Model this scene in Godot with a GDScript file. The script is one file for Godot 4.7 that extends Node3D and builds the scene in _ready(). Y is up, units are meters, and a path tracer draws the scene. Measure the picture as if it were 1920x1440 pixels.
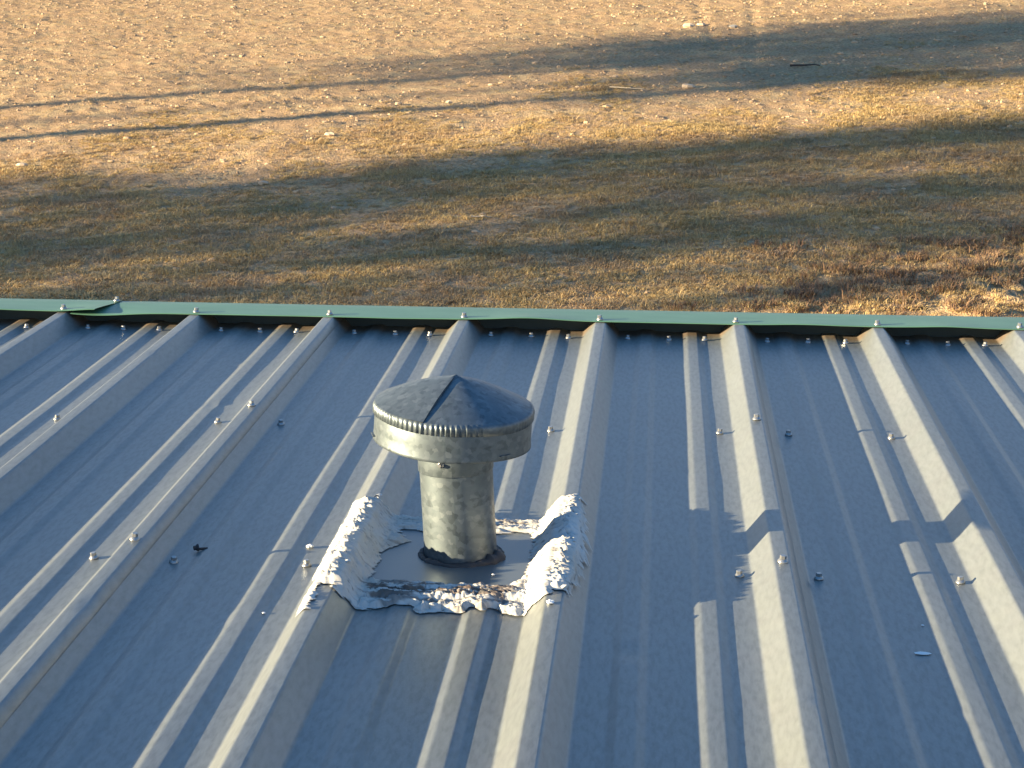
extends Node3D

# ---------------------------------------------------------------- numbers
const PITCH := 0.3048            # distance between the tall ribs of the roof sheets
const RIB_H := 0.032
const RIB_TOP := 0.0117
const RIB_BASE := 0.0397
const MINOR_H := 0.0042
const MINOR_TOP := 0.0108
const MINOR_BASE := 0.0225
const EAVE_H := 2.6
const SLOPE := 1.5               # degrees, the roof falls away from the camera
const SUN_DIR := Vector3(0.94864, -0.17713, -0.26210)

var roof: Transform3D            # roof coordinates (x along the eave, y off the sheet, z up the slope) to world
var rng := RandomNumberGenerator.new()
var n_big := FastNoiseLite.new()
var n_mid := FastNoiseLite.new()
var n_fine := FastNoiseLite.new()
var n_flake := FastNoiseLite.new()
var n_chip := FastNoiseLite.new()
var mats := {}

func _ready():
	rng.seed = 77
	roof = Transform3D(Basis(Vector3.RIGHT, deg_to_rad(-SLOPE)), Vector3(0, EAVE_H, 0))
	for a in [[n_big, 0.35, 3], [n_mid, 3.0, 11], [n_fine, 30.0, 23]]:
		a[0].noise_type = FastNoiseLite.TYPE_SIMPLEX_SMOOTH
		a[0].frequency = a[1]
		a[0].seed = a[2]
		a[0].fractal_octaves = 3

	for n in [n_flake, n_chip]:
		n.noise_type = FastNoiseLite.TYPE_CELLULAR
		n.frequency = 62.0
		n.seed = 51
		n.cellular_jitter = 1.0
	n_flake.cellular_return_type = FastNoiseLite.RETURN_CELL_VALUE
	n_chip.cellular_return_type = FastNoiseLite.RETURN_DISTANCE2_SUB

	# camera
	var cam := Camera3D.new()
	cam.name = "camera"
	cam.fov = 22.03
	cam.near = 0.05
	cam.far = 2000.0
	add_child(cam)
	var b := Basis.from_euler(Vector3(-0.22663, 0.07547, 0.0039), EULER_ORDER_YXZ)
	cam.transform = roof * Transform3D(b, Vector3(0.12842, 0.88183, 4.30418))
	cam.current = true

	# sky, exposure
	var env := Environment.new()
	env.background_mode = Environment.BG_SKY
	var sm := ProceduralSkyMaterial.new()
	sm.sky_top_color = Color(0.165, 0.30, 0.445)
	sm.sky_horizon_color = Color(0.57, 0.59, 0.595)
	sm.sky_curve = 0.155
	sm.ground_horizon_color = Color(0.42, 0.38, 0.33)
	sm.ground_bottom_color = Color(0.30, 0.25, 0.20)
	sm.sun_angle_max = 1.0
	var sky := Sky.new()
	sky.sky_material = sm
	env.sky = sky
	env.background_energy_multiplier = 1.0
	env.tonemap_mode = Environment.TONE_MAPPER_LINEAR
	env.tonemap_exposure = 4.4
	env.sdfgi_enabled = true
	env.ssao_enabled = true
	env.ssil_enabled = true
	var we := WorldEnvironment.new()
	we.name = "world_environment"
	we.environment = env
	add_child(we)

	# low evening sun
	var sun := DirectionalLight3D.new()
	sun.name = "sun"
	sun.light_color = Color(1.0, 0.915, 0.745)
	sun.light_energy = 1.6
	sun.light_angular_distance = 0.5
	sun.shadow_enabled = true
	add_child(sun)
	sun.look_at_from_position(Vector3.ZERO, SUN_DIR, Vector3.UP)

	make_materials()
	build_ground()
	build_building()
	build_trees()
	build_vent()
	build_grass()
	build_ground_things()
	build_roof_litter()

# ---------------------------------------------------------------- helpers
func tag(o: Node, label: String, category: String, group := "", kind := ""):
	if label != "": o.set_meta("label", label)
	if category != "": o.set_meta("category", category)
	if group != "": o.set_meta("group", group)
	if kind != "": o.set_meta("kind", kind)

func put(called: String, mesh: Mesh, mat: Material, parent: Node, xf := Transform3D.IDENTITY) -> MeshInstance3D:
	var o := MeshInstance3D.new()
	o.name = called
	o.mesh = mesh
	if mat: o.material_override = mat
	o.transform = xf
	o.cast_shadow = GeometryInstance3D.SHADOW_CASTING_SETTING_ON
	parent.add_child(o, true)
	return o

func base(called: String, xf: Transform3D) -> Node3D:
	var o := Node3D.new()
	o.name = called
	o.transform = xf
	add_child(o, true)
	return o

# rows x cols of points into one smooth sheet; front side is up when rows go to +z and columns to +x
func sheet(pts: Array, cols = null, skip = null, uv_scale := 1.0) -> ArrayMesh:
	var st := SurfaceTool.new()
	st.begin(Mesh.PRIMITIVE_TRIANGLES)
	sheet_into(st, pts, cols, skip, uv_scale)
	st.generate_normals()
	return st.commit()

func sheet_into(st: SurfaceTool, pts: Array, cols = null, skip = null, uv_scale := 1.0, first := 0, group := 0) -> int:
	var nr := pts.size()
	var nc: int = pts[0].size()
	st.set_smooth_group(group)
	for i in nr:
		var row: PackedVector3Array = pts[i]
		for j in nc:
			if cols: st.set_color(cols[i][j])
			st.set_uv(Vector2(row[j].x, row[j].z) * uv_scale)
			st.add_vertex(row[j])
	for i in nr - 1:
		for j in nc - 1:
			if skip and skip[i * nc + j] == 0: continue
			var a := first + i * nc + j
			st.add_index(a); st.add_index(a + 1); st.add_index(a + nc + 1)
			st.add_index(a); st.add_index(a + nc + 1); st.add_index(a + nc)
	return first + nr * nc

func ripple(shape: String, a: float, k: int) -> Vector2:
	if shape == "pipe":
		return Vector2(0.0006 * sin(3.0 * a + 1.0) + 0.0004 * sin(2.0 * a + k * 0.6), 0.0)
	if shape == "collar":
		return Vector2(0.0010 * sin(a * 2.0 + 0.5) + 0.0007 * sin(a * 5.0 + 2.0), 0.0006 * sin(a * 3.0))
	var amp := 0.0013 * (0.12 + 0.88 * smoothstep(0.25, 0.0, absf(wrapf(a + 0.55, -PI, PI)) - 0.85))
	amp *= 0.75 + 0.8 * n_mid.get_noise_2d(sin(a) * 3.0, cos(a) * 3.0)
	var w: float = sin(a * 96.0 + 1.2 * sin(a * 7.0)) * amp * (1.0 if k in [1, 2] else 0.3)
	return Vector2(w, 0.0006 * sin(a * 5.0))

# surface of revolution; prof = points (radius, height) going up; shape names the out-of-round it has
func lathe(prof: Array, seg := 64, shape := "", smooth := true) -> ArrayMesh:
	var pts := []
	for k in prof.size():
		var row := PackedVector3Array()
		for j in seg + 1:
			var a := TAU * j / seg
			var r: float = prof[k].x
			var y: float = prof[k].y
			if shape != "":
				var d := ripple(shape, a, k)
				r += d.x
				y += d.y
			row.append(Vector3(r * sin(a), y, r * cos(a)))
		pts.append(row)
	pts.reverse()
	var st := SurfaceTool.new()
	st.begin(Mesh.PRIMITIVE_TRIANGLES)
	if smooth:
		sheet_into(st, pts)
	else:
		st.set_smooth_group(-1)
		for i in pts.size() - 1:
			for j in seg:
				for q in [[i, j], [i, j + 1], [i + 1, j + 1], [i, j], [i + 1, j + 1], [i + 1, j]]:
					st.add_vertex(pts[q[0]][q[1]])
	st.generate_normals()
	if not smooth: st.index()
	return st.commit()

func box_mesh(size: Vector3) -> BoxMesh:
	var m := BoxMesh.new()
	m.size = size
	return m

func noise_tex(n: FastNoiseLite, size: int, ramp: Gradient = null, normal := false, bump := 4.0) -> NoiseTexture2D:
	var t := NoiseTexture2D.new()
	t.width = size
	t.height = size
	t.seamless = true
	t.noise = n
	t.normalize = true
	if ramp: t.color_ramp = ramp
	if normal:
		t.as_normal_map = true
		t.bump_strength = bump
	return t

func fnl(type: int, freq: float, sd: int, oct := 3) -> FastNoiseLite:
	var n := FastNoiseLite.new()
	n.noise_type = type
	n.frequency = freq
	n.seed = sd
	n.fractal_octaves = oct
	return n

func ramp2(stops: Array) -> Gradient:
	var g := Gradient.new()
	var o := PackedFloat32Array()
	var c := PackedColorArray()
	for s in stops:
		o.append(s[0])
		c.append(s[1])
	g.offsets = o
	g.colors = c
	return g

func lin(r: float, g: float, b: float) -> Color:
	return Color(r, g, b).linear_to_srgb()

# ---------------------------------------------------------------- materials
func make_materials():
	var m := StandardMaterial3D.new()               # bare zinc-aluminium coated roof sheet
	m.vertex_color_use_as_albedo = true
	m.metallic = 0.4
	m.roughness = 0.42
	m.metallic_specular = 0.5
	var g := ramp2([[0.0, Color(0.86, 0.86, 0.86)], [0.5, Color(0.95, 0.95, 0.95)], [1.0, Color(1, 1, 1)]])
	m.albedo_texture = noise_tex(fnl(FastNoiseLite.TYPE_SIMPLEX, 0.02, 5, 5), 512, g)
	m.normal_enabled = true
	m.normal_texture = noise_tex(fnl(FastNoiseLite.TYPE_SIMPLEX, 0.05, 9, 4), 512, null, true, 2.0)
	m.normal_scale = 0.10
	m.uv1_triplanar = true
	m.uv1_scale = Vector3(9, 9, 2.2)
	mats.panel = m

	m = StandardMaterial3D.new()                    # galvanised vent with zinc spangle
	var cell := fnl(FastNoiseLite.TYPE_CELLULAR, 0.035, 4, 1)
	cell.cellular_return_type = FastNoiseLite.RETURN_CELL_VALUE
	cell.domain_warp_enabled = true
	cell.domain_warp_amplitude = 34.0
	cell.domain_warp_frequency = 0.028
	cell.domain_warp_fractal_type = FastNoiseLite.DOMAIN_WARP_FRACTAL_PROGRESSIVE
	cell.domain_warp_fractal_octaves = 4
	g = ramp2([[0.0, lin(0.072, 0.09, 0.10)], [0.28, lin(0.112, 0.137, 0.151)], [0.8, lin(0.134, 0.161, 0.175)], [1.0, lin(0.18, 0.207, 0.22)]])
	m.albedo_texture = noise_tex(cell, 1024, g)
	m.metallic = 0.65
	m.roughness = 0.47
	m.uv1_triplanar = true
	m.uv1_scale = Vector3(4.2, 4.2, 4.2)
	m.normal_enabled = true
	m.normal_texture = noise_tex(cell, 1024, null, true, 1.0)
	m.normal_scale = 0.12
	mats.galv = m

	m = StandardMaterial3D.new()                    # plain sheet of the flashing
	m.albedo_color = lin(0.17, 0.19, 0.195)
	m.metallic = 0.4
	m.roughness = 0.38
	mats.flash = m

	m = StandardMaterial3D.new()                    # white roof sealant, stained
	m.vertex_color_use_as_albedo = true
	m.roughness = 0.85
	mats.sealant = m

	m = StandardMaterial3D.new()                    # dark old mastic round the pipe
	m.albedo_color = lin(0.045, 0.042, 0.042)
	m.roughness = 0.7
	mats.mastic = m

	m = StandardMaterial3D.new()                    # green painted trim
	m.albedo_texture = noise_tex(fnl(FastNoiseLite.TYPE_SIMPLEX, 0.012, 31, 5), 512, ramp2([[0.0, lin(0.084, 0.185, 0.112)], [1.0, lin(0.104, 0.22, 0.134)]]))
	m.uv1_triplanar = true
	m.uv1_scale = Vector3(0.8, 3, 3)
	m.roughness = 0.42
	m.metallic_specular = 0.5
	mats.trim = m

	m = StandardMaterial3D.new()
	m.albedo_color = lin(0.05, 0.07, 0.065)
	m.roughness = 0.7
	mats.closure = m

	m = StandardMaterial3D.new()                    # zinc plated screw
	m.albedo_color = lin(0.36, 0.36, 0.35)
	m.metallic = 0.75
	m.roughness = 0.33
	mats.screw = m
	m = StandardMaterial3D.new()
	m.albedo_color = lin(0.03, 0.03, 0.035)
	m.roughness = 0.8
	mats.rubber = m
	m = StandardMaterial3D.new()
	m.albedo_color = lin(0.33, 0.35, 0.34)
	m.roughness = 0.6
	mats.wall = m

	m = StandardMaterial3D.new()                    # dry soil
	m.vertex_color_use_as_albedo = true
	m.roughness = 1.0
	m.metallic_specular = 0.1
	m.albedo_texture = noise_tex(fnl(FastNoiseLite.TYPE_SIMPLEX, 0.02, 41, 5), 1024, ramp2([[0.0, Color(0.72, 0.70, 0.68)], [0.5, Color(0.9, 0.9, 0.9)], [1.0, Color(1, 1, 1)]]))
	m.uv1_triplanar = true
	m.uv1_scale = Vector3(0.7, 0.7, 0.7)
	m.normal_enabled = true
	m.normal_texture = noise_tex(fnl(FastNoiseLite.TYPE_SIMPLEX, 0.04, 43, 5), 1024, null, true, 8.0)
	m.normal_scale = 1.0
	mats.soil = m

	m = StandardMaterial3D.new()
	m.vertex_color_use_as_albedo = true
	m.roughness = 0.9
	m.metallic_specular = 0.2
	m.cull_mode = BaseMaterial3D.CULL_DISABLED
	m.backlight_enabled = true
	m.backlight = Color(0.25, 0.2, 0.1)
	mats.grass = m
	m = StandardMaterial3D.new()
	m.vertex_color_use_as_albedo = true
	m.roughness = 0.95
	mats.stone = m
	m = StandardMaterial3D.new()
	m.albedo_color = lin(0.10, 0.075, 0.055)
	m.roughness = 0.95
	mats.bark = m
	m = StandardMaterial3D.new()
	m.albedo_color = lin(0.07, 0.085, 0.03)
	m.roughness = 0.8
	m.cull_mode = BaseMaterial3D.CULL_DISABLED
	mats.leaf = m
	m = StandardMaterial3D.new()
	m.albedo_color = lin(0.78, 0.77, 0.74)
	m.roughness = 0.8
	mats.chip = m

# ---------------------------------------------------------------- ground
func soft(v: float, lim: float) -> float:
	return lim * tanh(v / lim)

func ground_plain(x: float, z: float) -> float:
	return 0.052 * soft(-z - 4.0, 90.0) + 0.037 * soft(x, 60.0)

func bare(x: float, z: float) -> float:       # 1 = bare soil, 0 = turf
	var line := -19.4 - 0.42 * x
	var v := (line - z) * 0.17 + n_big.get_noise_2d(x * 1.0, z * 0.7) * 1.3 + n_mid.get_noise_2d(x * 0.35, z * 0.25) * 0.5
	return clampf(0.5 + v, 0.0, 1.0)

func scruff(x: float, z: float) -> float:     # dug over, weedy patch by the eave
	var dx := (x - 2.9) / 1.9
	var dz := (z + 10.6) / 1.9
	return clampf(1.25 - sqrt(dx * dx + dz * dz) + n_mid.get_noise_2d(x * 0.4, z * 0.4) * 0.7, 0.0, 1.0)

func seg_dist(x: float, z: float, a: Vector2, b: Vector2) -> float:
	var p := Geometry2D.get_closest_point_to_segment(Vector2(x, z), a, b)
	return p.distance_to(Vector2(x, z))

func ground_y(x: float, z: float) -> float:
	var y := ground_plain(x, z)
	var bb := bare(x, z)
	y += n_big.get_noise_2d(x, z) * 0.035
	y += n_mid.get_noise_2d(x * 0.6, z * 0.6) * 0.012
	y += n_mid.get_noise_2d(x * 1.6 + 40.0, z * 1.6) * (0.007 + 0.016 * bb)
	y += scruff(x, z) * n_mid.get_noise_2d(x * 0.9, z * 0.9) * 0.085
	# wheel marks
	for t in [[Vector2(-13.0, -25.2), Vector2(-4.0, -31.5)], [Vector2(-12.0, -22.6), Vector2(-2.5, -29.5)], [Vector2(0.6, -33.5), Vector2(1.0, -22.8)], [Vector2(1.75, -33.5), Vector2(1.35, -22.4)]]:
		var d := seg_dist(x, z, t[0], t[1])
		if d < 0.5:
			y -= 0.024 * exp(-d * d / 0.006) * clampf(0.4 + 2.0 * n_mid.get_noise_2d(x * 0.7, z * 0.7), 0.0, 1.0)
			y += 0.004 * exp(-(d - 0.2) * (d - 0.2) / 0.008)
	return y

func axis(inner0: float, inner1: float, step: float, far: float) -> PackedFloat32Array:
	var a := PackedFloat32Array()
	var d := step
	var v := inner0
	var left := []
	while v > -far:
		d *= 1.45
		v -= d
		left.append(v)
	left.reverse()
	for q in left: a.append(q)
	v = inner0
	while v < inner1:
		a.append(v)
		v += step
	d = step
	while v < far:
		a.append(v)
		d *= 1.45
		v += d
	return a

func build_ground():
	var xs := axis(-19.5, 14.0, 0.07, 500.0)
	var zs := axis(-37.0, -8.5, 0.075, 500.0)
	var pts := []
	var cols := []
	for z in zs:
		var row := PackedVector3Array()
		var cr := PackedColorArray()
		for x in xs:
			row.append(Vector3(x, ground_y(x, z), z))
			var k := n_mid.get_noise_2d(x * 0.5 + 9.0, z * 0.5) * 0.5 + 0.5
			var c := Color(0.53, 0.355, 0.205).lerp(Color(0.57, 0.41, 0.235), smoothstep(0.45, 0.75, k))
			cr.append(c)
		pts.append(row)
		cols.append(cr)
	var g := put("ground", sheet(pts, cols), mats.soil, self)
	tag(g, "dry tan yard of bare soil and dead turf beyond the roof", "ground", "", "structure")

# ---------------------------------------------------------------- roof sheets
func prof_raw(x: float) -> float:
	var k := roundf(x / PITCH)
	var l := absf(x - k * PITCH)
	if l < RIB_BASE:
		return RIB_H * clampf((RIB_BASE - l) / (RIB_BASE - RIB_TOP), 0.0, 1.0)
	var m := absf(l - 0.1016)
	if m < MINOR_BASE:
		return MINOR_H * clampf((MINOR_BASE - m) / (MINOR_BASE - MINOR_TOP), 0.0, 1.0)
	return 0.0

func prof(x: float) -> float:
	var s := 0.0
	for d in [-0.002, -0.001, 0.0, 0.001, 0.002]: s += prof_raw(x + d)
	return s / 5.0

# dents: roof x, z, radius x, radius z, depth
const DENTS := [[-0.711, 0.735, 0.014, 0.018, 0.004], [-0.676, 0.71, 0.012, 0.012, 0.0015], [0.004, 2.157, 0.006, 0.007, 0.0022],
	[0.318, 2.19, 0.005, 0.006, 0.0018], [-0.905, 0.42, 0.006, 0.012, 0.0018], [-0.30, 2.2, 0.006, 0.006, 0.0015], [0.612, 1.0, 0.006, 0.012, 0.002], [0.1, 1.98, 0.02, 0.01, 0.0016], [-0.6, 1.94, 0.006, 0.03, 0.0018], [-0.59, 1.85, 0.005, 0.02, 0.0015], [0.02, 0.35, 0.008, 0.01, 0.0015], [0.19, 1.12, 0.02, 0.01, 0.001]]

func roof_y(x: float, z: float) -> float:
	var y := prof(x)
	var k := roundf(x / PITCH)
	var l := absf(x - k * PITCH)
	var flat := smoothstep(0.03, 0.07, l)
	y += flat * (n_big.get_noise_2d(x * 22.0, z * 2.2) * 0.0011 + n_mid.get_noise_2d(x * 3.0, z * 1.1 + 7.0) * 0.00018)
	y += (1.0 - flat) * n_mid.get_noise_2d(k * 5.0, z * 1.2) * 0.00015
	for d in DENTS:
		var a: float = (x - d[0]) / d[2]
		var c: float = (z - d[1]) / d[3]
		var q := a * a + c * c
		if q < 9.0: y -= d[4] * exp(-q)
	return y

func roof_x(x: float, z: float) -> float:
	var k := roundf(x / PITCH)
	return x + n_mid.get_noise_2d(k * 3.0 + 50.0, z * 0.5) * 0.0004

func panel_mesh(k0: int, k1: int) -> ArrayMesh:
	var xs := PackedFloat32Array()
	var x0 := k0 * PITCH - RIB_TOP
	var x1 := k1 * PITCH + RIB_TOP + 0.0105
	var brk := PackedFloat32Array()
	for k in range(k0, k1 + 1):
		for c in [-0.1016 - MINOR_BASE, -0.1016 - MINOR_TOP, -0.1016 + MINOR_TOP, -0.1016 + MINOR_BASE, -RIB_BASE, -RIB_TOP, RIB_TOP, RIB_BASE, 0.1016 - MINOR_BASE, 0.1016 - MINOR_TOP, 0.1016 + MINOR_TOP, 0.1016 + MINOR_BASE]:
			for d in [-0.003, -0.0015, 0.0, 0.0015, 0.003]:
				brk.append(k * PITCH + c + d)
		for c in [-0.1524, -0.138, -0.07, -0.055, 0.055, 0.07, 0.138, 0.0]:
			brk.append(k * PITCH + c)
	brk.append(x0)
	brk.append(x1)
	brk.sort()
	for b in brk:
		if b >= x0 - 0.00001 and b <= x1 + 0.00001 and (xs.size() == 0 or b - xs[xs.size() - 1] > 0.0004): xs.append(b)
	var zs := PackedFloat32Array()
	var z := -0.11
	while z < 2.62:
		zs.append(z)
		z += 0.024
	while z < 5.6:
		zs.append(z)
		z += 0.15
	var pts := []
	var cols := []
	for zz in zs:
		var row := PackedVector3Array()
		var cr := PackedColorArray()
		var x := 0.0
		for i in xs.size():
			x = xs[i]
			var y := roof_y(x, zz)
			# the last rib laps over the first rib of the next sheet
			var over := smoothstep(k1 * PITCH - RIB_BASE - 0.02, k1 * PITCH - RIB_BASE, x)
			var lift := 0.0012 + 0.0013 * smoothstep(k1 * PITCH + RIB_TOP, x1, x) * (0.6 + n_mid.get_noise_2d(zz * 2.0, k1 * 7.0))
			y += over * lift
			row.append(Vector3(roof_x(x, zz) + over * 0.0004, y, zz))
			var t := n_mid.get_noise_2d(x * 0.7, zz * 0.7) * 0.05 + n_big.get_noise_2d(x * 4.0 + 30.0, zz * 2.0) * 0.06
			var c := Color(0.225, 0.24, 0.235) * (1.0 + t)
			# rusty dust lying on the sheet under and beside the trim
			var e := zz + n_mid.get_noise_2d(x * 4.0, 3.0) * 0.035 + n_fine.get_noise_2d(x * 3.0, zz * 3.0) * 0.012
			c = c.lerp(Color(0.27, 0.195, 0.135), smoothstep(0.022, -0.022, e) * 0.85)
			c.a = 1.0
			cr.append(c)
		# raw edge of the lap
		row.append(Vector3(x + 0.0007, roof_y(x + 0.0007, zz) + 0.00005, zz))
		cr.append(Color(0.19, 0.2, 0.2))
		pts.append(row)
		cols.append(cr)
	return sheet(pts, cols)

func screw_mesh() -> ArrayMesh:
	# dished washer and flange, then a hexagon head
	var st := SurfaceTool.new()
	st.begin(Mesh.PRIMITIVE_TRIANGLES)
	var low := lathe([Vector2(0.0068, 0.0), Vector2(0.0069, 0.0014), Vector2(0.0060, 0.0026), Vector2(0.0054, 0.0030), Vector2(0.0053, 0.0040), Vector2(0.0040, 0.0043)], 18)
	var hex := lathe([Vector2(0.0043, 0.003), Vector2(0.0043, 0.0082), Vector2(0.0037, 0.0089), Vector2(0.0, 0.0089)], 6, "", false)
	st.append_from(low, 0, Transform3D.IDENTITY)
	st.append_from(hex, 0, Transform3D.IDENTITY)
	return st.commit()

func rubber_mesh() -> ArrayMesh:
	return lathe([Vector2(0.0078, -0.001), Vector2(0.0081, 0.0006), Vector2(0.0068, 0.0011)], 16)

func add_screw(parent: Node3D, mesh: Mesh, ring: Mesh, x: float, z: float, y: float, sc := 1.0):
	var up := Vector3(rng.randf_range(-0.12, 0.12), 1, rng.randf_range(-0.12, 0.12)).normalized()
	var rt := up.cross(Vector3(0, 0, 1)).normalized()
	var bs := Basis(rt, up, rt.cross(up)).scaled(Vector3.ONE * 1.0) * Basis(Vector3.UP, rng.randf_range(0, TAU))
	var s := put("screw", mesh, mats.screw, parent, Transform3D(bs.scaled(Vector3.ONE * sc), Vector3(x, y + 0.0004, z)))
	if parent.get_parent() == self: put("washer", ring, mats.rubber, s)

func build_building():
	var bld := base("metal_roofed_building", roof)
	tag(bld, "low building with ribbed bare metal roof and green edge trim", "building")
	var x0 := -8 * PITCH
	var x1 := 7 * PITCH
	# walls close the building under the sheets
	var xm := (x0 + x1) / 2.0
	put("wall", box_mesh(Vector3(x1 - x0 + 0.1, 3.6, 0.1)), mats.wall, bld, Transform3D(Basis(), Vector3(xm, -1.86, -0.055)))
	put("wall", box_mesh(Vector3(x1 - x0 + 0.1, 3.6, 0.1)), mats.wall, bld, Transform3D(Basis(), Vector3(xm, -1.86, 5.5)))
	put("wall", box_mesh(Vector3(0.1, 3.6, 5.45)), mats.wall, bld, Transform3D(Basis(), Vector3(x0, -1.86, 2.72)))
	put("wall", box_mesh(Vector3(0.1, 3.6, 5.45)), mats.wall, bld, Transform3D(Basis(), Vector3(x1, -1.86, 2.72)))
	for zr in [0.02, 0.857, 1.661, 2.47, 3.3, 4.1, 4.9]:
		put("purlin", box_mesh(Vector3(x1 - x0 - 0.2, 0.05, 0.06)), mats.wall, bld, Transform3D(Basis(), Vector3(xm, -0.032, zr)))

	var sm := screw_mesh()
	var rm := rubber_mesh()
	for p in [[-8, -5], [-5, -2], [-2, 1], [1, 4], [4, 7]]:
		var pan := put("roof_panel", panel_mesh(p[0], p[1]), mats.panel, bld)
		for k in range(p[0], p[1]):
			var cx: float = k * PITCH
			# along the eave: both sides of every rib
			for q in [0.064, 0.150, 0.2322]:
				var sx: float = cx + q + rng.randf_range(-0.004, 0.004)
				add_screw(pan, sm, rm, sx, 0.027 + rng.randf_range(-0.004, 0.005), roof_y(sx, 0.027))
			for zr in [0.857, 1.661, 2.47, 3.3, 4.1, 4.9]:
				# one screw beside the foot of every rib, the lap rib has one on both sides and one on top
				if not (k == -1 and zr == 2.47):
					var sx2: float = cx + PITCH - 0.0595 + rng.randf_range(-0.004, 0.004)
					if k == -1 and zr == 1.661: sx2 = cx + PITCH - 0.28
					if not (k == -1 and zr == 1.661):
						add_screw(pan, sm, rm, sx2, zr + rng.randf_range(-0.004, 0.004), roof_y(sx2, zr))
				if k == p[0]:
					var sx3: float = cx + 0.0565 + rng.randf_range(-0.004, 0.004)
					add_screw(pan, sm, rm, sx3, zr + rng.randf_range(-0.004, 0.004), roof_y(sx3, zr))
		for zr in [0.854, 1.667, 2.47, 3.3]:
			var kx: float = p[1] * PITCH
			add_screw(pan, sm, rm, kx + 0.001, zr + (0.022 if p[1] == 1 else 0.0), roof_y(kx, zr) + 0.0012, 1.1)

	# closure behind the sheet ends
	put("eave_closure", box_mesh(Vector3(x1 - x0 + 0.06, 0.046, 0.012)), mats.closure, bld, Transform3D(Basis(), Vector3(xm, 0.0085, -0.072)))

	# green trim in two lengths, lapped
	build_trim(bld, sm, rm, x0 - 0.05, -1.118, true)
	build_trim(bld, sm, rm, -1.20, x1 + 0.05, false)

func trim_wave(x: float) -> float:
	var w := 0.0
	for g in [[-0.16, 0.085, 0.0055], [-1.14, 0.085, -0.0065], [0.45, 0.07, 0.002], [-1.42, 0.09, 0.004], [-0.46, 0.07, -0.001], [0.76, 0.07, 0.003], [1.05, 0.08, -0.003]]:
		var d: float = (x - g[0]) / g[1]
		w += g[2] * exp(-d * d)
	return w + n_mid.get_noise_2d(x * 0.9, 88.0) * 0.0006

func build_trim(bld: Node3D, sm: Mesh, rm: Mesh, xa: float, xb: float, upper: bool):
	var n := int((xb - xa) / 0.015) + 1
	var rows := []
	# profile from the outer drip down the wall, over the top, to the hemmed inner edge
	var pr := [Vector2(-0.148, -0.075), Vector2(-0.1385, -0.068), Vector2(-0.1375, 0.028), Vector2(-0.1365, 0.0335), Vector2(-0.133, 0.0345), Vector2(-0.10, 0.0345), Vector2(-0.06, 0.0345), Vector2(-0.03, 0.0345), Vector2(0.0, 0.0347), Vector2(0.0075, 0.0346), Vector2(0.0085, 0.0338), Vector2(0.0075, 0.0330), Vector2(-0.004, 0.0331)]
	for i in pr.size():
		var row := PackedVector3Array()
		for j in n:
			var z: float = pr[i].x
			var y: float = pr[i].y
			var x := lerpf(xa, xb, float(j) / (n - 1))
			var inner := smoothstep(-0.12, 0.005, z)
			if upper:
				# cut on the skew, the inner corner springs up
				var cut := -1.118 - 0.026 * clampf((z + 0.137) / 0.145, 0.0, 1.0)
				x = lerpf(xa, cut, float(j) / (n - 1))
				y += 0.0012 + inner * 0.0055 * smoothstep(-1.24, -1.14, x) + inner * 0.003 * exp(-pow((x + 1.45) / 0.12, 2.0))
				z -= 0.0012
			else:
				y += inner * inner * trim_wave(x)
			z += n_mid.get_noise_2d(x * 0.5, 5.0) * 0.002
			row.append(Vector3(x, y, z))
		rows.append(row)
	var t := put("eave_trim", sheet(rows), mats.trim, bld)
	if upper:
		for k in range(-8, -3):
			add_screw(t, sm, rm, k * PITCH - 0.002, 0.004 - 0.02, 0.0365, 1.1)
		add_screw(t, sm, rm, -1.128, -0.122, 0.0362, 1.1)
	else:
		var off := [0.0, 0.0, -0.001, -0.002, -0.006, 0.0, 0.004, 0.0, 0.0, 0.0, 0.0]
		for k in range(-3, 8):
			add_screw(t, sm, rm, k * PITCH + off[k + 3], -0.012, 0.0352, 1.1)

# ---------------------------------------------------------------- vent
func flash_y(x: float) -> float:          # sheet of the flashing across the pan and up the ribs
	var d := minf(absf(x + PITCH), absf(x))
	var rib := RIB_H * clampf((RIB_BASE + 0.006 - d) / (RIB_BASE - RIB_TOP + 0.004), 0.0, 1.0) + 0.0022
	var flat := 0.0085
	var k := 0.012
	var h := clampf(0.5 + 0.5 * (rib - flat) / k, 0.0, 1.0)
	return lerpf(flat, rib, h) + k * h * (1.0 - h) * 0.6

func in_flash(z: float) -> float:
	return smoothstep(1.445, 1.455, z) * smoothstep(1.815, 1.805, z)

func bed_y(x: float, z: float) -> float:
	var a := prof(x)
	var inside := smoothstep(-0.345, -0.335, x) * smoothstep(0.04, 0.03, x)
	return maxf(a + 0.0006, lerpf(a, maxf(flash_y(x), a), in_flash(z) * inside))

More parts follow.
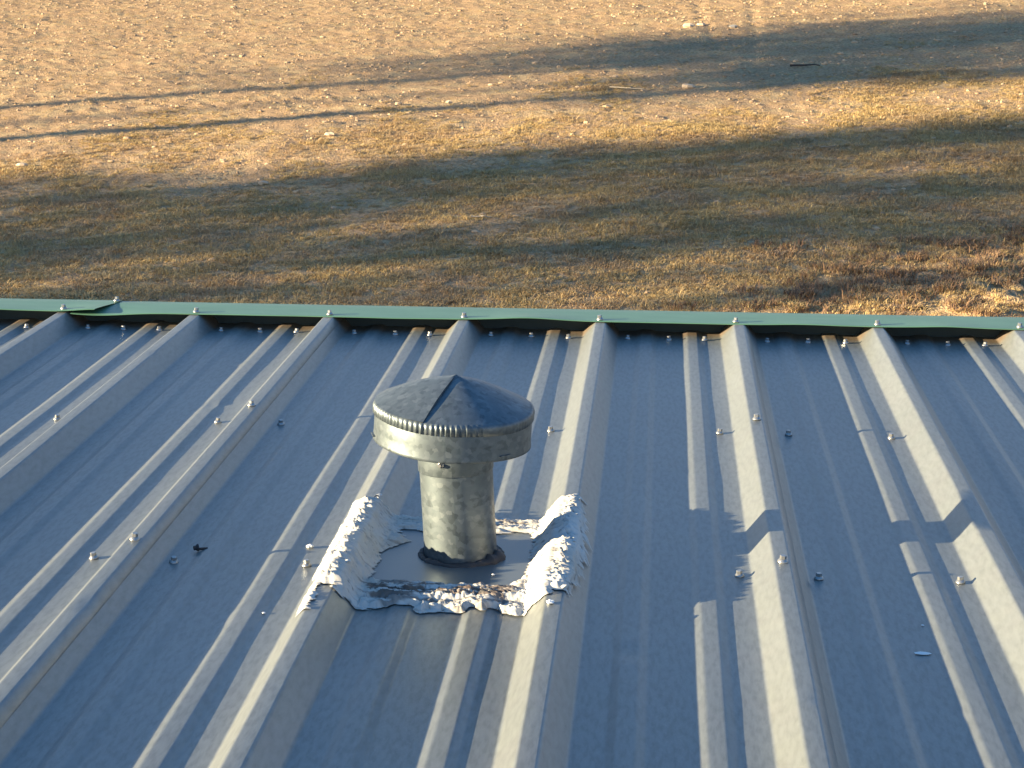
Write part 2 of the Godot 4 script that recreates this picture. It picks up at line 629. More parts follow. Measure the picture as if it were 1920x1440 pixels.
func build_vent():
	var v := base("roof_vent", roof)
	tag(v, "galvanised roof vent with conical rain cap set in white sealant", "roof vent")
	# flashing
	var pts := []
	for i in 40:
		var z := lerpf(1.45, 1.81, i / 39.0)
		var row := PackedVector3Array()
		for j in 150:
			var x := lerpf(-0.325, 0.022, j / 149.0)
			row.append(Vector3(x, maxf(flash_y(x), prof(x) + 0.0015) + n_mid.get_noise_2d(x * 1.5, z * 1.5) * 0.0006, z))
		pts.append(row)
	put("flashing", sheet(pts), mats.flash, v)

	# pipe, leaning a little
	var foot := Vector3(-0.147, 0.0085, 1.618)
	var pipe_xf := Transform3D(Basis(Vector3.BACK, deg_to_rad(3.0)), foot)
	put("pipe", lathe([Vector2(0.0522, -0.006), Vector2(0.0522, 0.03), Vector2(0.0522, 0.06), Vector2(0.0522, 0.09), Vector2(0.0522, 0.12), Vector2(0.0522, 0.14)], 72, "pipe"), mats.galv, v, pipe_xf)
	var sl := put("pipe_sleeve", lathe([Vector2(0.0524, 0.1285), Vector2(0.0538, 0.1285), Vector2(0.0540, 0.1295), Vector2(0.0538, 0.15), Vector2(0.0538, 0.178)], 72, "pipe"), mats.galv, v, pipe_xf)
	var sm := screw_mesh()
	for a in [-0.28, 1.9, 4.0]:
		var out := Vector3(sin(a), 0, cos(a))
		var bs := Basis(Vector3.UP.cross(out), out, Vector3.UP.cross(out).cross(out))
		put("screw", sm, mats.screw, sl, Transform3D(bs.scaled(Vector3.ONE * 0.72), out * 0.0536 + Vector3(0, 0.1475, 0)))

	# rain cap, sitting crooked on the pipe
	var cap_xf := Transform3D(Basis(Vector3.BACK, deg_to_rad(-3.4)) * Basis(Vector3.RIGHT, deg_to_rad(2.2)), foot + Vector3(-0.0118, 0.1695, 0.0))
	var seam_at := -0.30
	var cone_prof := []
	for i in 11:
		var r := lerpf(0.1115, 0.0006, i / 10.0)
		cone_prof.append(Vector2(r, 0.0525 + 0.041 * pow(i / 10.0, 1.0) + 0.002 * sin(PI * i / 10.0)))
	var rows := []
	for k in cone_prof.size():
		var row := PackedVector3Array()
		# two columns at nearly the same angle make the raised edge of the seam
		for j in 97:
			var t := j / 96.0
			var a := seam_at + 0.012 - TAU * t * 1.0
			var up := (0.0040 * (0.45 + 0.55 * sin(PI * k / 10.0))) * (1.0 - t)
			if k >= 10: up = 0.002
			var bk: float = 0.0010 * sin(a * 3.0 + 0.6) * sin(k * 0.35)
			row.append(Vector3(cone_prof[k].x * sin(a), cone_prof[k].y + up + bk, cone_prof[k].x * cos(a)))
		rows.append(row)
	var lip := []
	for k in rows.size():
		var hi: Vector3 = rows[k][0]
		var lo: Vector3 = rows[k][96]
		lip.append(PackedVector3Array([hi, lo - Vector3(0, 0.0003, 0)]))
	var cst := SurfaceTool.new()
	cst.begin(Mesh.PRIMITIVE_TRIANGLES)
	var nfirst := sheet_into(cst, rows)
	sheet_into(cst, lip, null, null, 1.0, nfirst, 1)
	cst.generate_normals()
	var cap := put("rain_cap", cst.commit(), mats.galv, v, cap_xf)
	# crimped rim folded over the collar
	put("crimped_rim", lathe([Vector2(0.1112, 0.0375), Vector2(0.1132, 0.0385), Vector2(0.1134, 0.049), Vector2(0.1117, 0.0535), Vector2(0.1085, 0.0545)], 768, "crimp"), mats.galv, cap)
	put("collar", lathe([Vector2(0.1104, 0.0025), Vector2(0.1118, 0.0), Vector2(0.1126, 0.0008), Vector2(0.1121, 0.004), Vector2(0.1116, 0.02), Vector2(0.1116, 0.038), Vector2(0.1102, 0.045)], 96, "collar"), mats.galv, cap)
	for i in 3:
		var a := 0.8 + TAU * i / 3.0
		put("strap", box_mesh(Vector3(0.018, 0.0015, 0.064)), mats.galv, cap, Transform3D(Basis(Vector3.UP, a), Vector3(sin(a) * 0.083, 0.008, cos(a) * 0.083)))

	# old mastic round the foot of the pipe
	var goo := []
	for i in 9:
		var row := PackedVector3Array()
		var b := PI * i / 8.0
		for j in 121:
			var a := TAU * j / 120.0
			var q := Vector3(sin(a), 0, cos(a))
			var s := 0.75 + 0.55 * n_fine.get_noise_2d(sin(a) * 0.022 + i * 0.004, cos(a) * 0.022) + 0.35 * n_mid.get_noise_2d(sin(a) * 1.2, cos(a) * 1.2)
			if absf(wrapf(a - 1.2, -PI, PI)) < 0.35: s += 0.5
			s = maxf(s, 0.35)
			row.append(q * (0.0555 - cos(b) * -0.0075 * s) + Vector3(0, sin(b) * 0.0085 * s - 0.001, 0))
		goo.append(row)
	put("pipe_mastic", sheet(goo), mats.mastic, v, Transform3D(Basis(), foot))
	build_sealant(v)

func sealant_mask(x: float, z: float) -> float:
	# distance inside (+) or outside (-) of the smeared bands, in metres
	var jag := n_fine.get_noise_2d(x * 0.55, z * 2.4) * 0.011 + n_mid.get_noise_2d(x * 6.0, z * 8.0) * 0.010
	var zb := 1.418 - 0.02 * smoothstep(-0.05, 0.01, x)
	var zf := 1.842 + 0.012 * n_mid.get_noise_2d(x * 9.0, 31.0) + 0.004 * n_fine.get_noise_2d(x * 2.0, 3.0)
	var endz := minf(z - zb, zf - z)
	# left rib
	var inner := -0.262 + 0.028 * exp(-pow((z - 1.565) / 0.03, 2.0)) + 0.012 * exp(-pow((z - 1.5) / 0.05, 2.0))
	var left := minf(minf(x + 0.3265, inner - x), minf(z - (zb + 0.022), zf - 0.004 - z))
	# a tail of sealant runs on down the lit side of the left rib
	left = maxf(left, minf(minf(x + 0.3285, -0.3125 - x), minf(z - 1.5, 1.93 - z)) - 0.0 * x)
	# right rib, feathered on its shaded side
	var feather := 0.016 + 0.014 * sin((z - 1.40) * 7.2) + 0.006 * n_fine.get_noise_2d(1.0, z * 2.2)
	var right := minf(minf(x + 0.047 + 0.022 * exp(-pow((z - 1.765) / 0.04, 2.0)) + 0.02 * exp(-pow((z - 1.49) / 0.03, 2.0)), feather - x), minf(z - (zb - 0.005), zf - 0.010 - z + 0.006 * n_mid.get_noise_2d(x * 8.0, 0.0)))
	var front := minf(minf(x + 0.30, -0.005 - x), minf(z - 1.752 + 0.012 * n_mid.get_noise_2d(x * 3.0, 4.0), zf + 0.003 - z))
	var back := minf(minf(x + 0.28, -0.01 - x), minf(z - (1.438 + 0.012 * n_mid.get_noise_2d(x * 4.0, 9.0)), 1.512 + 0.014 * n_mid.get_noise_2d(x * 3.0, 2.0) - z))
	var bare_gap := 0.0
	for g in [[-0.214, 1.838, 0.017, 0.016], [-0.112, 1.84, 0.006, 0.012], [-0.082, 1.838, 0.008, 0.012], [-0.16, 1.762, 0.02, 0.006]]:
		var gx: float = (x - g[0]) / g[2]
		var gz: float = (z - g[1]) / g[3]
		bare_gap += 0.032 * exp(-gx * gx - gz * gz)
	return maxf(maxf(left, right), maxf(front, back)) + jag * 0.7 - bare_gap

func build_sealant(v: Node3D):
	var nx := 250
	var nz := 300
	var xa := -0.342
	var xb := 0.045
	var za := 1.38
	var zb := 1.955
	var pts := []
	var cols := []
	var keep := PackedByteArray()
	keep.resize(nx * nz)
	for i in nz:
		var z := lerpf(za, zb, i / float(nz - 1))
		var row := PackedVector3Array()
		var cr := PackedColorArray()
		for j in nx:
			var x := lerpf(xa, xb, j / float(nx - 1))
			var m := sealant_mask(x, z)
			keep[i * nx + j] = 1 if m > 0.0 else 0
			var y := bed_y(x, z)
			if m < -0.012:
				row.append(Vector3(x, y, z))
				cr.append(Color.WHITE)
				continue
			var dy := (bed_y(x + 0.002, z) - bed_y(x - 0.002, z)) / 0.004
			var nrm := Vector3(-dy, 1.0, 0.0).normalized()
			# strokes run across the ribs on the sides and along the bands
			var ons := n_mid.get_noise_2d(x * 5.0, z * 11.0)
			var fine := n_fine.get_noise_2d(x * 1.3, z * 3.2)
			var strokes := 1.0 - absf(n_fine.get_noise_2d(x * 0.5 + 4.0, z * 2.2)) * 2.2
			var edge := smoothstep(0.0, 0.010, m)
			var t := 0.0012 + edge * (0.0022 + 0.0020 * ons + 0.0019 * fine + 0.0014 * strokes)
			var fr0 := exp(-pow((z - 1.80) / 0.05, 2.0)) * smoothstep(-0.28, -0.25, x)
			# lumps left standing on the crests of both ribs
			var crest := exp(-pow((x + PITCH - 0.004) / 0.011, 2.0)) * smoothstep(1.43, 1.46, z) * smoothstep(1.86, 1.83, z)
			crest += exp(-pow((x - 0.003) / 0.011, 2.0)) * smoothstep(1.40, 1.43, z) * smoothstep(1.85, 1.82, z)
			var lump := absf(n_mid.get_noise_2d(x * 4.0 + 3.0, z * 8.5))
			# dried flakes: each one its own height, a crack between neighbours
			var wx := x + n_fine.get_noise_2d(x * 0.9, z * 0.9) * 0.006
			var wz := z * 0.8 + n_fine.get_noise_2d(x * 0.9 + 7.0, z * 0.9) * 0.006
			var flake := n_flake.get_noise_2d(wx, wz) * 0.5 + 0.5
			var gap := smoothstep(0.0, 0.16, n_chip.get_noise_2d(wx, wz) + 1.0)
			var rough := clampf(crest * 1.2 + fr0 * 0.8 + 0.28, 0.0, 1.0)
			t += edge * crest * (0.0010 + 0.011 * lump)
			t += edge * rough * (flake * 0.0065 * gap)
			# the front band bridges the gap under the flashing
			var fr := exp(-pow((z - 1.832) / 0.02, 2.0)) * smoothstep(-0.28, -0.25, x) * smoothstep(-0.02, -0.05, x)
			t += edge * fr * (0.001 + 0.005 * absf(n_mid.get_noise_2d(x * 6.0, z * 9.0)))
			t += edge * (n_fine.get_noise_2d(x * 6.0, z * 6.0) * 0.0009 + n_fine.get_noise_2d(x * 2.2 + 5.0, z * 7.0) * 0.0009)
			t = maxf(t, 0.0007)
			row.append(Vector3(x, y, z) + nrm * t)
			# colour: white, aged cream, with grime and bared mastic where it has worn
			var c := Color(0.54, 0.535, 0.51).lerp(Color(0.44, 0.385, 0.31), clampf(0.5 + 0.9 * n_mid.get_noise_2d(x * 3.0 + 20.0, z * 3.0), 0.0, 1.0) * 0.6)
			var grime := n_fine.get_noise_2d(x * 0.45 + 8.0, z * 3.4) * 0.9 + n_mid.get_noise_2d(x * 5.5, z * 11.0 + 6.0) * 0.75
			var along := exp(-pow((z - 1.79) / 0.042, 2.0)) * smoothstep(-0.28, -0.25, x) * smoothstep(-0.03, -0.07, x) + 0.55 * exp(-pow((z - 1.47) / 0.035, 2.0)) * smoothstep(-0.26, -0.2, x) * smoothstep(-0.04, -0.07, x)
			var g := smoothstep(0.03, 0.30, grime * 0.75 + along * 0.52 - 0.22)
			var spots := smoothstep(0.42, 0.60, n_fine.get_noise_2d(x * 2.0 + 70.0, z * 2.0))
			c = c.lerp(Color(0.12, 0.08, 0.06).lerp(Color(0.03, 0.026, 0.026), smoothstep(-0.1, 0.35, n_mid.get_noise_2d(x * 7.0 + 3.0, z * 14.0))), g * (0.34 + 0.62 * minf(along, 1.0)))
			c = c.lerp(Color(0.10, 0.09, 0.08), spots * 0.6)
			c = c.lerp(Color(0.16, 0.14, 0.12), (1.0 - gap) * rough * 0.9)
			c.a = 1.0
			cr.append(c)
		pts.append(row)
		cols.append(cr)
	var st := SurfaceTool.new()
	st.begin(Mesh.PRIMITIVE_TRIANGLES)
	sheet_into(st, pts, cols, keep)
	st.generate_normals()
	# curled flaps torn up along the crests
	var r2 := RandomNumberGenerator.new()
	r2.seed = 5
	var fl := SurfaceTool.new()
	fl.begin(Mesh.PRIMITIVE_TRIANGLES)
	var first := 0
	for side in 2:
		for q in 26:
			var z := lerpf(1.43 if side == 0 else 1.40, 1.835, (q + r2.randf_range(-0.3, 0.3)) / 25.0)
			var x := (-PITCH if side == 0 else 0.0) + r2.randf_range(-0.002, 0.012)
			var o := Vector3(x, bed_y(x, z) + 0.003, z)
			var dirx := r2.randf_range(0.2, 1.0)
			var out := Vector3(dirx, 0, r2.randf_range(-0.5, 0.5)).normalized()
			var wid := Vector3(-out.z, 0, out.x) * r2.randf_range(0.003, 0.0075)
			var ln := r2.randf_range(0.007, 0.017)
			var rise := r2.randf_range(0.5, 1.4)
			var rw := []
			var cc := []
			for s in 5:
				var f := s / 4.0
				var row := PackedVector3Array()
				var crow := PackedColorArray()
				var c0 := o + out * (ln * f * (1.0 - 0.25 * f)) + Vector3.UP * (ln * rise * (f - 0.75 * f * f))
				for u in [-1.0, 0.0, 1.0]:
					var taper := 1.0 - 0.65 * f * f
					row.append(c0 + wid * u * taper + Vector3.UP * (0.0012 * (1.0 - absf(u))) + Vector3(r2.randf_range(-1, 1), r2.randf_range(-1, 1), r2.randf_range(-1, 1)) * 0.0007)
					crow.append(Color(0.55, 0.54, 0.51) * r2.randf_range(0.85, 1.08))
				rw.append(row)
				cc.append(crow)
			first = sheet_into(fl, rw, cc, null, 1.0, first)
	fl.generate_normals()
	var mesh := st.commit()
	var st2 := SurfaceTool.new()
	st2.begin(Mesh.PRIMITIVE_TRIANGLES)
	st2.append_from(mesh, 0, Transform3D.IDENTITY)
	st2.append_from(fl.commit(), 0, Transform3D.IDENTITY)
	var s := put("sealant", st2.commit(), mats.sealant, v)
	s.set_meta("label", "lumpy white brushed sealant with brown stains")

# ---------------------------------------------------------------- trees that shade the yard
func tube(st: SurfaceTool, a: Vector3, b: Vector3, ra: float, rb: float, seg := 7):
	var d := (b - a).normalized()
	var s := d.cross(Vector3(0.31, 0.2, 0.93)).normalized()
	var t := d.cross(s)
	for j in seg:
		var a0 := TAU * j / seg
		var a1 := TAU * (j + 1) / seg
		var p0 := s * cos(a0) + t * sin(a0)
		var p1 := s * cos(a1) + t * sin(a1)
		for q in [a + p0 * ra, b + p0 * rb, b + p1 * rb, a + p0 * ra, b + p1 * rb, a + p1 * ra]: st.add_vertex(q)

func tree(label: String, w: float, t: float, ta: float, tb: float, rad: float, trunk_r: float, leaves: int, sd: int):
	# w and t: the foot, across and along the way the shadows fall; its crown shades the ground from ta to tb
	var x := t * 0.964 + w * 0.266
	var z := t * -0.266 + w * 0.964
	var drop := -SUN_DIR.y / Vector2(SUN_DIR.x, SUN_DIR.z).length()
	var foot_y := ground_plain(x, z)
	var hb := ground_plain(ta * 0.964 + w * 0.266, ta * -0.266 + w * 0.964) + (ta - t) * drop - foot_y
	var ht := ground_plain(tb * 0.964 + w * 0.266, tb * -0.266 + w * 0.964) + (tb - t) * drop - foot_y
	var r := RandomNumberGenerator.new()
	r.seed = sd
	var o := base("yard_tree", Transform3D(Basis(), Vector3(x, ground_y(x, z) - 0.1, z)))
	tag(o, label, "tree", "trees standing at the edge of the yard")
	var st := SurfaceTool.new()
	st.begin(Mesh.PRIMITIVE_TRIANGLES)
	var tips := []
	var prev := Vector3.ZERO
	var nseg := 18
	for i in nseg:
		var f := (i + 1.0) / nseg
		var p := Vector3(r.randf_range(-0.1, 0.1), ht * 0.97 * f, r.randf_range(-0.1, 0.1))
		tube(st, prev, p, trunk_r * (1.0 - 0.85 * i / nseg), trunk_r * (1.0 - 0.85 * (i + 1.0) / nseg), 9)
		prev = p
		if p.y > hb:
			var up := (p.y - hb) / (ht - hb)
			for q in 4:
				var a := r.randf_range(0, TAU)
				var ln := rad * r.randf_range(0.45, 1.0) * (1.0 - 0.5 * up * up)
				var e := p + Vector3(cos(a) * ln, ln * r.randf_range(-0.1, 0.35), sin(a) * ln)
				tube(st, p, e, trunk_r * 0.28, trunk_r * 0.07, 5)
				tips.append([p, e])
				for u in 2:
					var m := p.lerp(e, r.randf_range(0.35, 0.85))
					var e2 := m + Vector3(r.randf_range(-1, 1), r.randf_range(-0.2, 0.5), r.randf_range(-1, 1)) * ln * 0.45
					tube(st, m, e2, trunk_r * 0.1, trunk_r * 0.03, 4)
					tips.append([m, e2])
	st.generate_normals()
	put("trunk", st.commit(), mats.bark, o)
	var lf := SurfaceTool.new()
	lf.begin(Mesh.PRIMITIVE_TRIANGLES)
	for i in leaves:
		var tp = tips[r.randi() % tips.size()]
		var c: Vector3 = tp[0].lerp(tp[1], r.randf_range(0.45, 1.1)) + Vector3(r.randfn(), r.randfn(), r.randfn()) * rad * 0.15
		var u := Vector3(r.randfn(), r.randfn(), r.randfn()).normalized() * r.randf_range(0.09, 0.2)
		var v := u.cross(Vector3(r.randfn(), r.randfn(), r.randfn())).normalized() * r.randf_range(0.04, 0.08)
		for q in [c - u, c + v, c + u, c - u, c + u, c - v]: lf.add_vertex(q)
	lf.generate_normals()
	put("crown", lf.commit(), mats.leaf, o)

func build_trees():
	tree("wide crowned pine on a bare trunk, farthest from the building", -23.0, -46.0, 3.0, 28.0, 4.2, 0.34, 6500, 1)
	tree("pine with a thin see-through crown behind the wide crowned pine", -21.7, -60.0, 7.0, 30.0, 2.2, 0.22, 2200, 15)
	tree("slim pine with a bare trunk, second farthest from the building", -20.4, -40.0, 5.0, 28.0, 2.0, 0.36, 1500, 2)
	tree("pine with a ragged crown, third farthest from the building", -16.3, -50.0, -10.0, 11.0, 1.9, 0.26, 1500, 3)
	tree("tallest pine of the row, between the two ragged crowns", -14.9, -62.0, -10.0, 26.0, 1.9, 0.3, 2500, 4)
	tree("pine with a ragged crown, third nearest to the building", -13.4, -44.0, -10.0, 8.0, 1.9, 0.26, 1500, 6)
	tree("sapling pine with a few loose branches at the end of the row", -10.2, -48.0, -9.0, 13.0, 1.3, 0.12, 750, 18)
	tree("slender pine with a narrow crown, second nearest to the building", -11.9, -55.0, -10.0, 12.0, 1.4, 0.22, 1200, 12)

# ---------------------------------------------------------------- grass
func tuft_mesh(sd: int, blades: int, h: float, spread: float, wdt: float) -> ArrayMesh:
	var r := RandomNumberGenerator.new()
	r.seed = sd
	var st := SurfaceTool.new()
	st.begin(Mesh.PRIMITIVE_TRIANGLES)
	for i in blades:
		var a := r.randf_range(0, TAU)
		var rr := sqrt(r.randf()) * spread
		var o := Vector3(cos(a) * rr, -0.008, sin(a) * rr)
		var la := r.randf_range(0, TAU)
		var out := Vector3(cos(la), 0, sin(la))
		var hh := h * r.randf_range(0.45, 1.1)
		var bend := r.randf_range(0.4, 2.2) * hh
		var side := Vector3(-out.z, 0, out.x) * wdt * r.randf_range(0.6, 1.2)
		var p1 := o + Vector3.UP * hh * 0.65 + out * bend * 0.3
		var p2 := o + Vector3.UP * hh * r.randf_range(0.7, 1.0) + out * bend
		var c := Color.WHITE * r.randf_range(0.7, 1.12)
		c.a = 1.0
		st.set_color(c)
		for q in [o - side, o + side, p1 + side * 0.8, o - side, p1 + side * 0.8, p1 - side * 0.8, p1 - side * 0.8, p1 + side * 0.8, p2]: st.add_vertex(q)
	st.generate_normals()
	return st.commit()

func stone_mesh(sd: int, flat: float) -> ArrayMesh:
	var r := RandomNumberGenerator.new()
	r.seed = sd
	var rows := []
	for i in 5:
		var row := PackedVector3Array()
		var b := PI * i / 4.0
		for j in 8:
			var a := TAU * (j % 7) / 7.0
			row.append(Vector3(sin(b) * cos(a), cos(b) * flat, sin(b) * sin(a)))
		rows.append(row)
	for i in range(1, 4):
		for j in 7:
			rows[i][j] *= r.randf_range(0.7, 1.15)
		rows[i][7] = rows[i][0]
	for i in rows.size():
		var f: PackedVector3Array = rows[i]
		f.reverse()
		rows[i] = f
	var st := SurfaceTool.new()
	st.begin(Mesh.PRIMITIVE_TRIANGLES)
	st.set_smooth_group(-1)
	st.set_color(Color.WHITE)
	for i in 4:
		for j in 7:
			for q in [[i, j], [i, j + 1], [i + 1, j + 1], [i, j], [i + 1, j + 1], [i + 1, j]]: st.add_vertex(rows[i][q[1]] if q[0] == i else rows[q[0]][q[1]])
	st.generate_normals()
	return st.commit()

func multi(called: String, mesh: Mesh, mat: Material, xfs: Array, cols: PackedColorArray, parent: Node) -> MultiMeshInstance3D:
	var mm := MultiMesh.new()
	mm.transform_format = MultiMesh.TRANSFORM_3D
	mm.use_colors = true
	mm.mesh = mesh
	mm.instance_count = xfs.size()
	for i in xfs.size():
		mm.set_instance_transform(i, xfs[i])
		mm.set_instance_color(i, cols[i])
	var o := MultiMeshInstance3D.new()
	o.name = called
	o.multimesh = mm
	o.material_override = mat
	o.set_meta("kind", "stuff")
	parent.add_child(o, true)
	return o

func spot(r: RandomNumberGenerator) -> Vector2:
	# even spread over the part of the yard the lens takes in, with a margin
	while true:
		var z := r.randf_range(-36.5, -8.6)
		var x := r.randf_range(-19.0, 13.5)
		var d := 4.3 - z
		if x > -0.46 * d - 1.0 and x < 0.31 * d + 1.0: return Vector2(x, z)
	return Vector2.ZERO

func build_grass():
	var r := RandomNumberGenerator.new()
	r.seed = 21
	var nv := 4
	var xf := [[], [], [], []]
	var cl := [PackedColorArray(), PackedColorArray(), PackedColorArray(), PackedColorArray()]
	var wx := []
	var wc := PackedColorArray()
	for i in 285000:
		var p := spot(r)
		var bb := bare(p.x, p.y)
		var sc := scruff(p.x, p.y)
		var patch := n_mid.get_noise_2d(p.x * 0.45 + 5.0, p.y * 0.45) * 0.5 + 0.5
		var dens := (1.0 - 0.84 * bb) * (1.0 - 0.3 * sc) * (0.55 + 0.6 * patch)
		if r.randf() > dens: continue
		var k := r.randi() % nv
		var s := r.randf_range(0.65, 1.25) * (0.75 + 0.5 * patch) * (1.0 - 0.55 * bb)
		var y := ground_y(p.x, p.y)
		var b := Basis(Vector3.UP, r.randf_range(0, TAU)) * Basis(Vector3.RIGHT, r.randf_range(-0.25, 0.25))
		xf[k].append(Transform3D(b.scaled(Vector3(s, s * r.randf_range(0.8, 1.2), s)), Vector3(p.x, y, p.y)))
		var tone := n_big.get_noise_2d(p.x * 2.2 + 70.0, p.y * 2.2) + r.randf_range(-0.35, 0.35)
		var c := Color(0.60, 0.43, 0.20).lerp(Color(0.50, 0.345, 0.20), clampf(tone * 1.2 + 0.3, 0.0, 1.0))
		var green := clampf(n_big.get_noise_2d(p.x * 1.1 - 20.0, p.y * 1.1 + 9.0) * 1.4 - 0.2 + r.randf_range(-0.3, 0.3), 0.0, 0.5)
		c = c.lerp(Color(0.40, 0.31, 0.15), green)
		cl[k].append(c * r.randf_range(0.8, 1.15))
		if sc > 0.15 and r.randf() < 0.11:
			wx.append(Transform3D(Basis(Vector3.UP, r.randf_range(0, TAU)).scaled(Vector3.ONE * r.randf_range(0.7, 1.5)), Vector3(p.x, y, p.y)))
			wc.append(Color(0.36, 0.23, 0.14).lerp(Color(0.22, 0.135, 0.085), r.randf()))
	var g := Node3D.new()
	g.name = "dry_grass"
	add_child(g)
	tag(g, "short straw coloured dead turf covering the yard", "grass", "", "stuff")
	for k in nv:
		multi("tuft", tuft_mesh(100 + k, 30, 0.034, 0.055, 0.0026), mats.grass, xf[k], cl[k], g)
	var w := multi("dead_weeds", tuft_mesh(300, 44, 0.075, 0.09, 0.003), mats.grass, wx, wc, self)
	tag(w, "brown wiry dead weeds on the dark dug patch by the roof edge", "weeds")

	# loose stones and clods on the bare soil
	var sx := [[], [], []]
	var sc2 := [PackedColorArray(), PackedColorArray(), PackedColorArray()]
	for i in 80000:
		var p := spot(r)
		var bb := bare(p.x, p.y)
		if r.randf() > bb * 0.22 + 0.02: continue
		var k := r.randi() % 3
		var s := 0.008 + 0.022 * pow(r.randf(), 3.0)
		if r.randf() < 0.02: s *= 1.7
		var b := Basis(Vector3.UP, r.randf_range(0, TAU)) * Basis(Vector3.RIGHT, r.randf_range(-0.4, 0.4))
		sx[k].append(Transform3D(b.scaled(Vector3(s * r.randf_range(0.8, 1.8), s, s)), Vector3(p.x, ground_y(p.x, p.y) + s * 0.1, p.y)))
		var c := Color(0.44, 0.295, 0.175).lerp(Color(0.52, 0.385, 0.25), r.randf() * r.randf())
		sc2[k].append(c * r.randf_range(0.75, 1.2))
	var gr := Node3D.new()
	gr.name = "gravel"
	add_child(gr)
	tag(gr, "small tan stones and clods scattered on the bare soil", "gravel", "", "stuff")
	for k in 3:
		multi("pebbles", stone_mesh(200 + k, 0.6), mats.stone, sx[k], sc2[k], gr)

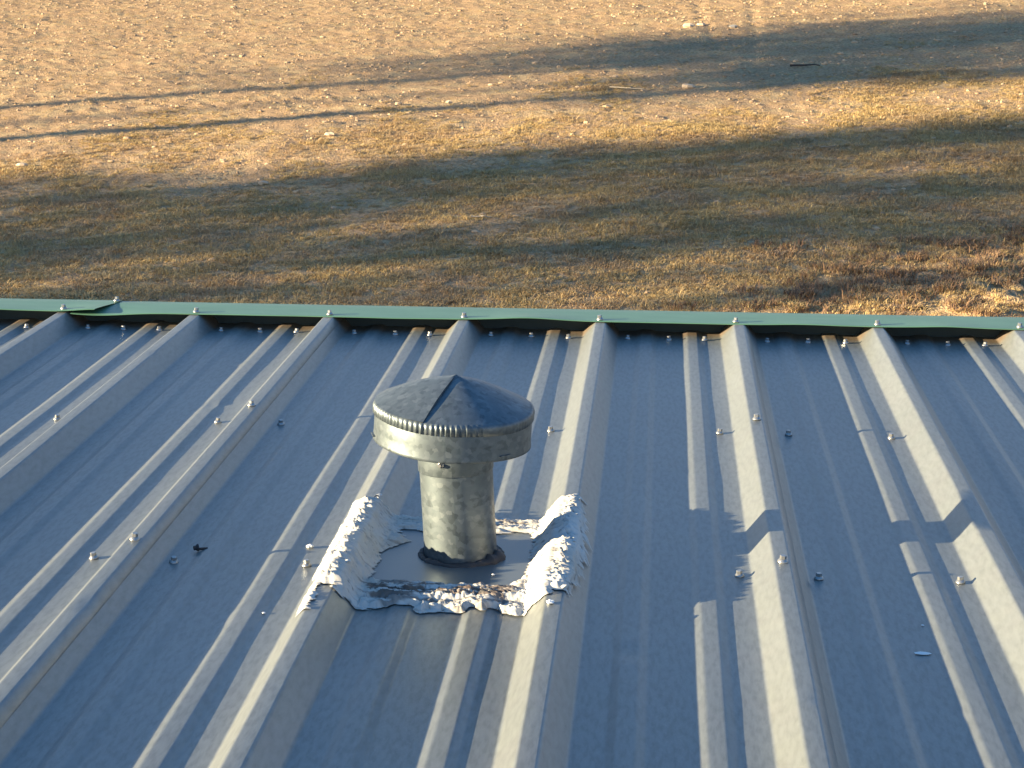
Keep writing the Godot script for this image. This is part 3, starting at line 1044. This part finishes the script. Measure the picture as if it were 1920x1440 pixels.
# image spot of the photograph -> yard, worked out once from the camera: x, z
func build_ground_things():
	var r := RandomNumberGenerator.new()
	r.seed = 9
	# x, z, size, label
	var rocks := [
		[0.53, -27.9, 0.085, "pale rounded rock, larger of two side by side at the wheel marks"],
		[0.72, -28.1, 0.06, "pale rounded rock, smaller of two side by side at the wheel marks"],
		[1.22, -27.6, 0.055, "flat grey rock just across the wheel mark from the pale pair"],
		[0.45, -21.6, 0.075, "lone cream rock in the shade between the wheel marks and the turf"],
		[-4.0, -15.85, 0.05, "tan rock lying in the shaded turf near the bare soil"],
		[-3.75, -18.6, 0.055, "pinkish rock on the edge of the bare soil under the long trunk shadows"],
		[-7.0, -17.2, 0.05, "yellowish rock in the sunlit strip below the trunk shadows"],
		[-2.6, -20.9, 0.045, "small buff rock beside the upper trunk shadow"],
	]
	for i in rocks.size():
		var q = rocks[i]
		var st := stone_mesh(400 + i, 0.7)
		var m := StandardMaterial3D.new()
		m.albedo_color = lin(0.55, 0.42, 0.29) if i != 2 else lin(0.36, 0.32, 0.27)
		m.roughness = 0.95
		var o := put("rock", st, m, self, Transform3D(Basis(Vector3.UP, r.randf_range(0, TAU)).scaled(Vector3(q[2] * 1.4, q[2] * 0.8, q[2])), Vector3(q[0], ground_y(q[0], q[1]) + q[2] * 0.25, q[1])))
		tag(o, q[3], "rock", "rocks lying about the yard")
	var sticks := [
		[2.05, -23.1, 0.42, 0.2, 0.016, "dark broken stick lying in the shade of the crowns", Color(0.07, 0.05, 0.04)],
		[1.9, -17.0, 0.22, 0.7, 0.009, "thin pale twig on the sunlit turf", Color(0.4, 0.3, 0.2)],
		[-1.55, -13.95, 0.2, -0.1, 0.007, "thin pale twig on the shaded turf", Color(0.45, 0.38, 0.3)],
		[-0.35, -21.5, 0.5, -0.5, 0.01, "long bleached twig beside the lone cream rock", Color(0.5, 0.4, 0.28)],
	]
	for q in sticks:
		var st := SurfaceTool.new()
		st.begin(Mesh.PRIMITIVE_TRIANGLES)
		var n := 5
		var prev := Vector3(-q[2] / 2.0, 0, 0)
		for i in n:
			var p := Vector3(-q[2] / 2.0 + q[2] * (i + 1.0) / n, r.randf_range(-0.006, 0.012), r.randf_range(-0.012, 0.012))
			tube(st, prev, p, q[4] * (1.0 - 0.12 * i), q[4] * (1.0 - 0.12 * (i + 1)), 6)
			prev = p
		tube(st, Vector3(0, 0, 0), Vector3(q[2] * 0.2, 0.02, 0.06), q[4] * 0.6, q[4] * 0.3, 5)
		st.generate_normals()
		var m := StandardMaterial3D.new()
		m.albedo_color = q[6].linear_to_srgb()
		m.roughness = 0.9
		var o := put("stick", st.commit(), m, self, Transform3D(Basis(Vector3.UP, q[3]), Vector3(q[0], ground_y(q[0], q[1]) + 0.03, q[1])))
		tag(o, q[5], "stick")

# ---------------------------------------------------------------- bits lying on the roof
func crumb_mesh(sd: int) -> ArrayMesh:
	return stone_mesh(sd, 0.55)

func build_roof_litter():
	# x, z, size x, size y, size z, label
	var bits := [
		[0.4666, 1.944, 0.0105, 0.0022, 0.0055, "flat white paint chip lying on the pan of the roof", mats.chip],
		[0.479, 1.84, 0.0022, 0.0012, 0.002, "tiny white speck up slope of the white paint chip", mats.chip],
		[-0.3725, 1.58, 0.0065, 0.005, 0.006, "rounded lump of white sealant beside the vent's rib", mats.chip],
		[-0.383, 1.868, 0.0028, 0.002, 0.0028, "tiny white sealant drop beside the rib below the vent", mats.chip],
		[-0.004, 1.885, 0.006, 0.005, 0.006, "white sealant blob on the crest of the rib below the vent", mats.chip],
		[-0.093, 1.706, 0.003, 0.002, 0.003, "small white sealant drop on the vent's flashing", mats.chip],
	]
	for i in bits.size():
		var q = bits[i]
		var y := bed_y(q[0], q[1]) + 0.0004
		var o := put("paint_chip" if i < 2 else "sealant_crumb", crumb_mesh(600 + i), q[6], self, roof * Transform3D(Basis().scaled(Vector3(q[2], q[3], q[4])), Vector3(q[0], y + q[3] * 0.3, q[1])))
		tag(o, q[5], "paint chip" if i < 2 else "sealant")
	# a loose screw with its rubber lying on its side
	var d := base("loose_screw", roof * Transform3D(Basis(Vector3.UP, 0.5).scaled(Vector3.ONE * 0.8), Vector3(-0.53, roof_y(-0.53, 1.6137) + 0.001, 1.6137)))
	tag(d, "dark loose screw lying on its side on the shaded pan", "screw")
	var shaft := SurfaceTool.new()
	shaft.begin(Mesh.PRIMITIVE_TRIANGLES)
	tube(shaft, Vector3(0, 0.0035, 0), Vector3(0.017, 0.003, 0.001), 0.0026, 0.002, 7)
	shaft.generate_normals()
	put("shaft", shaft.commit(), mats.rubber, d)
	put("head", screw_mesh(), mats.rubber, d, Transform3D(Basis(Vector3.BACK, PI / 2.0), Vector3(0.0, 0.0062, 0)))
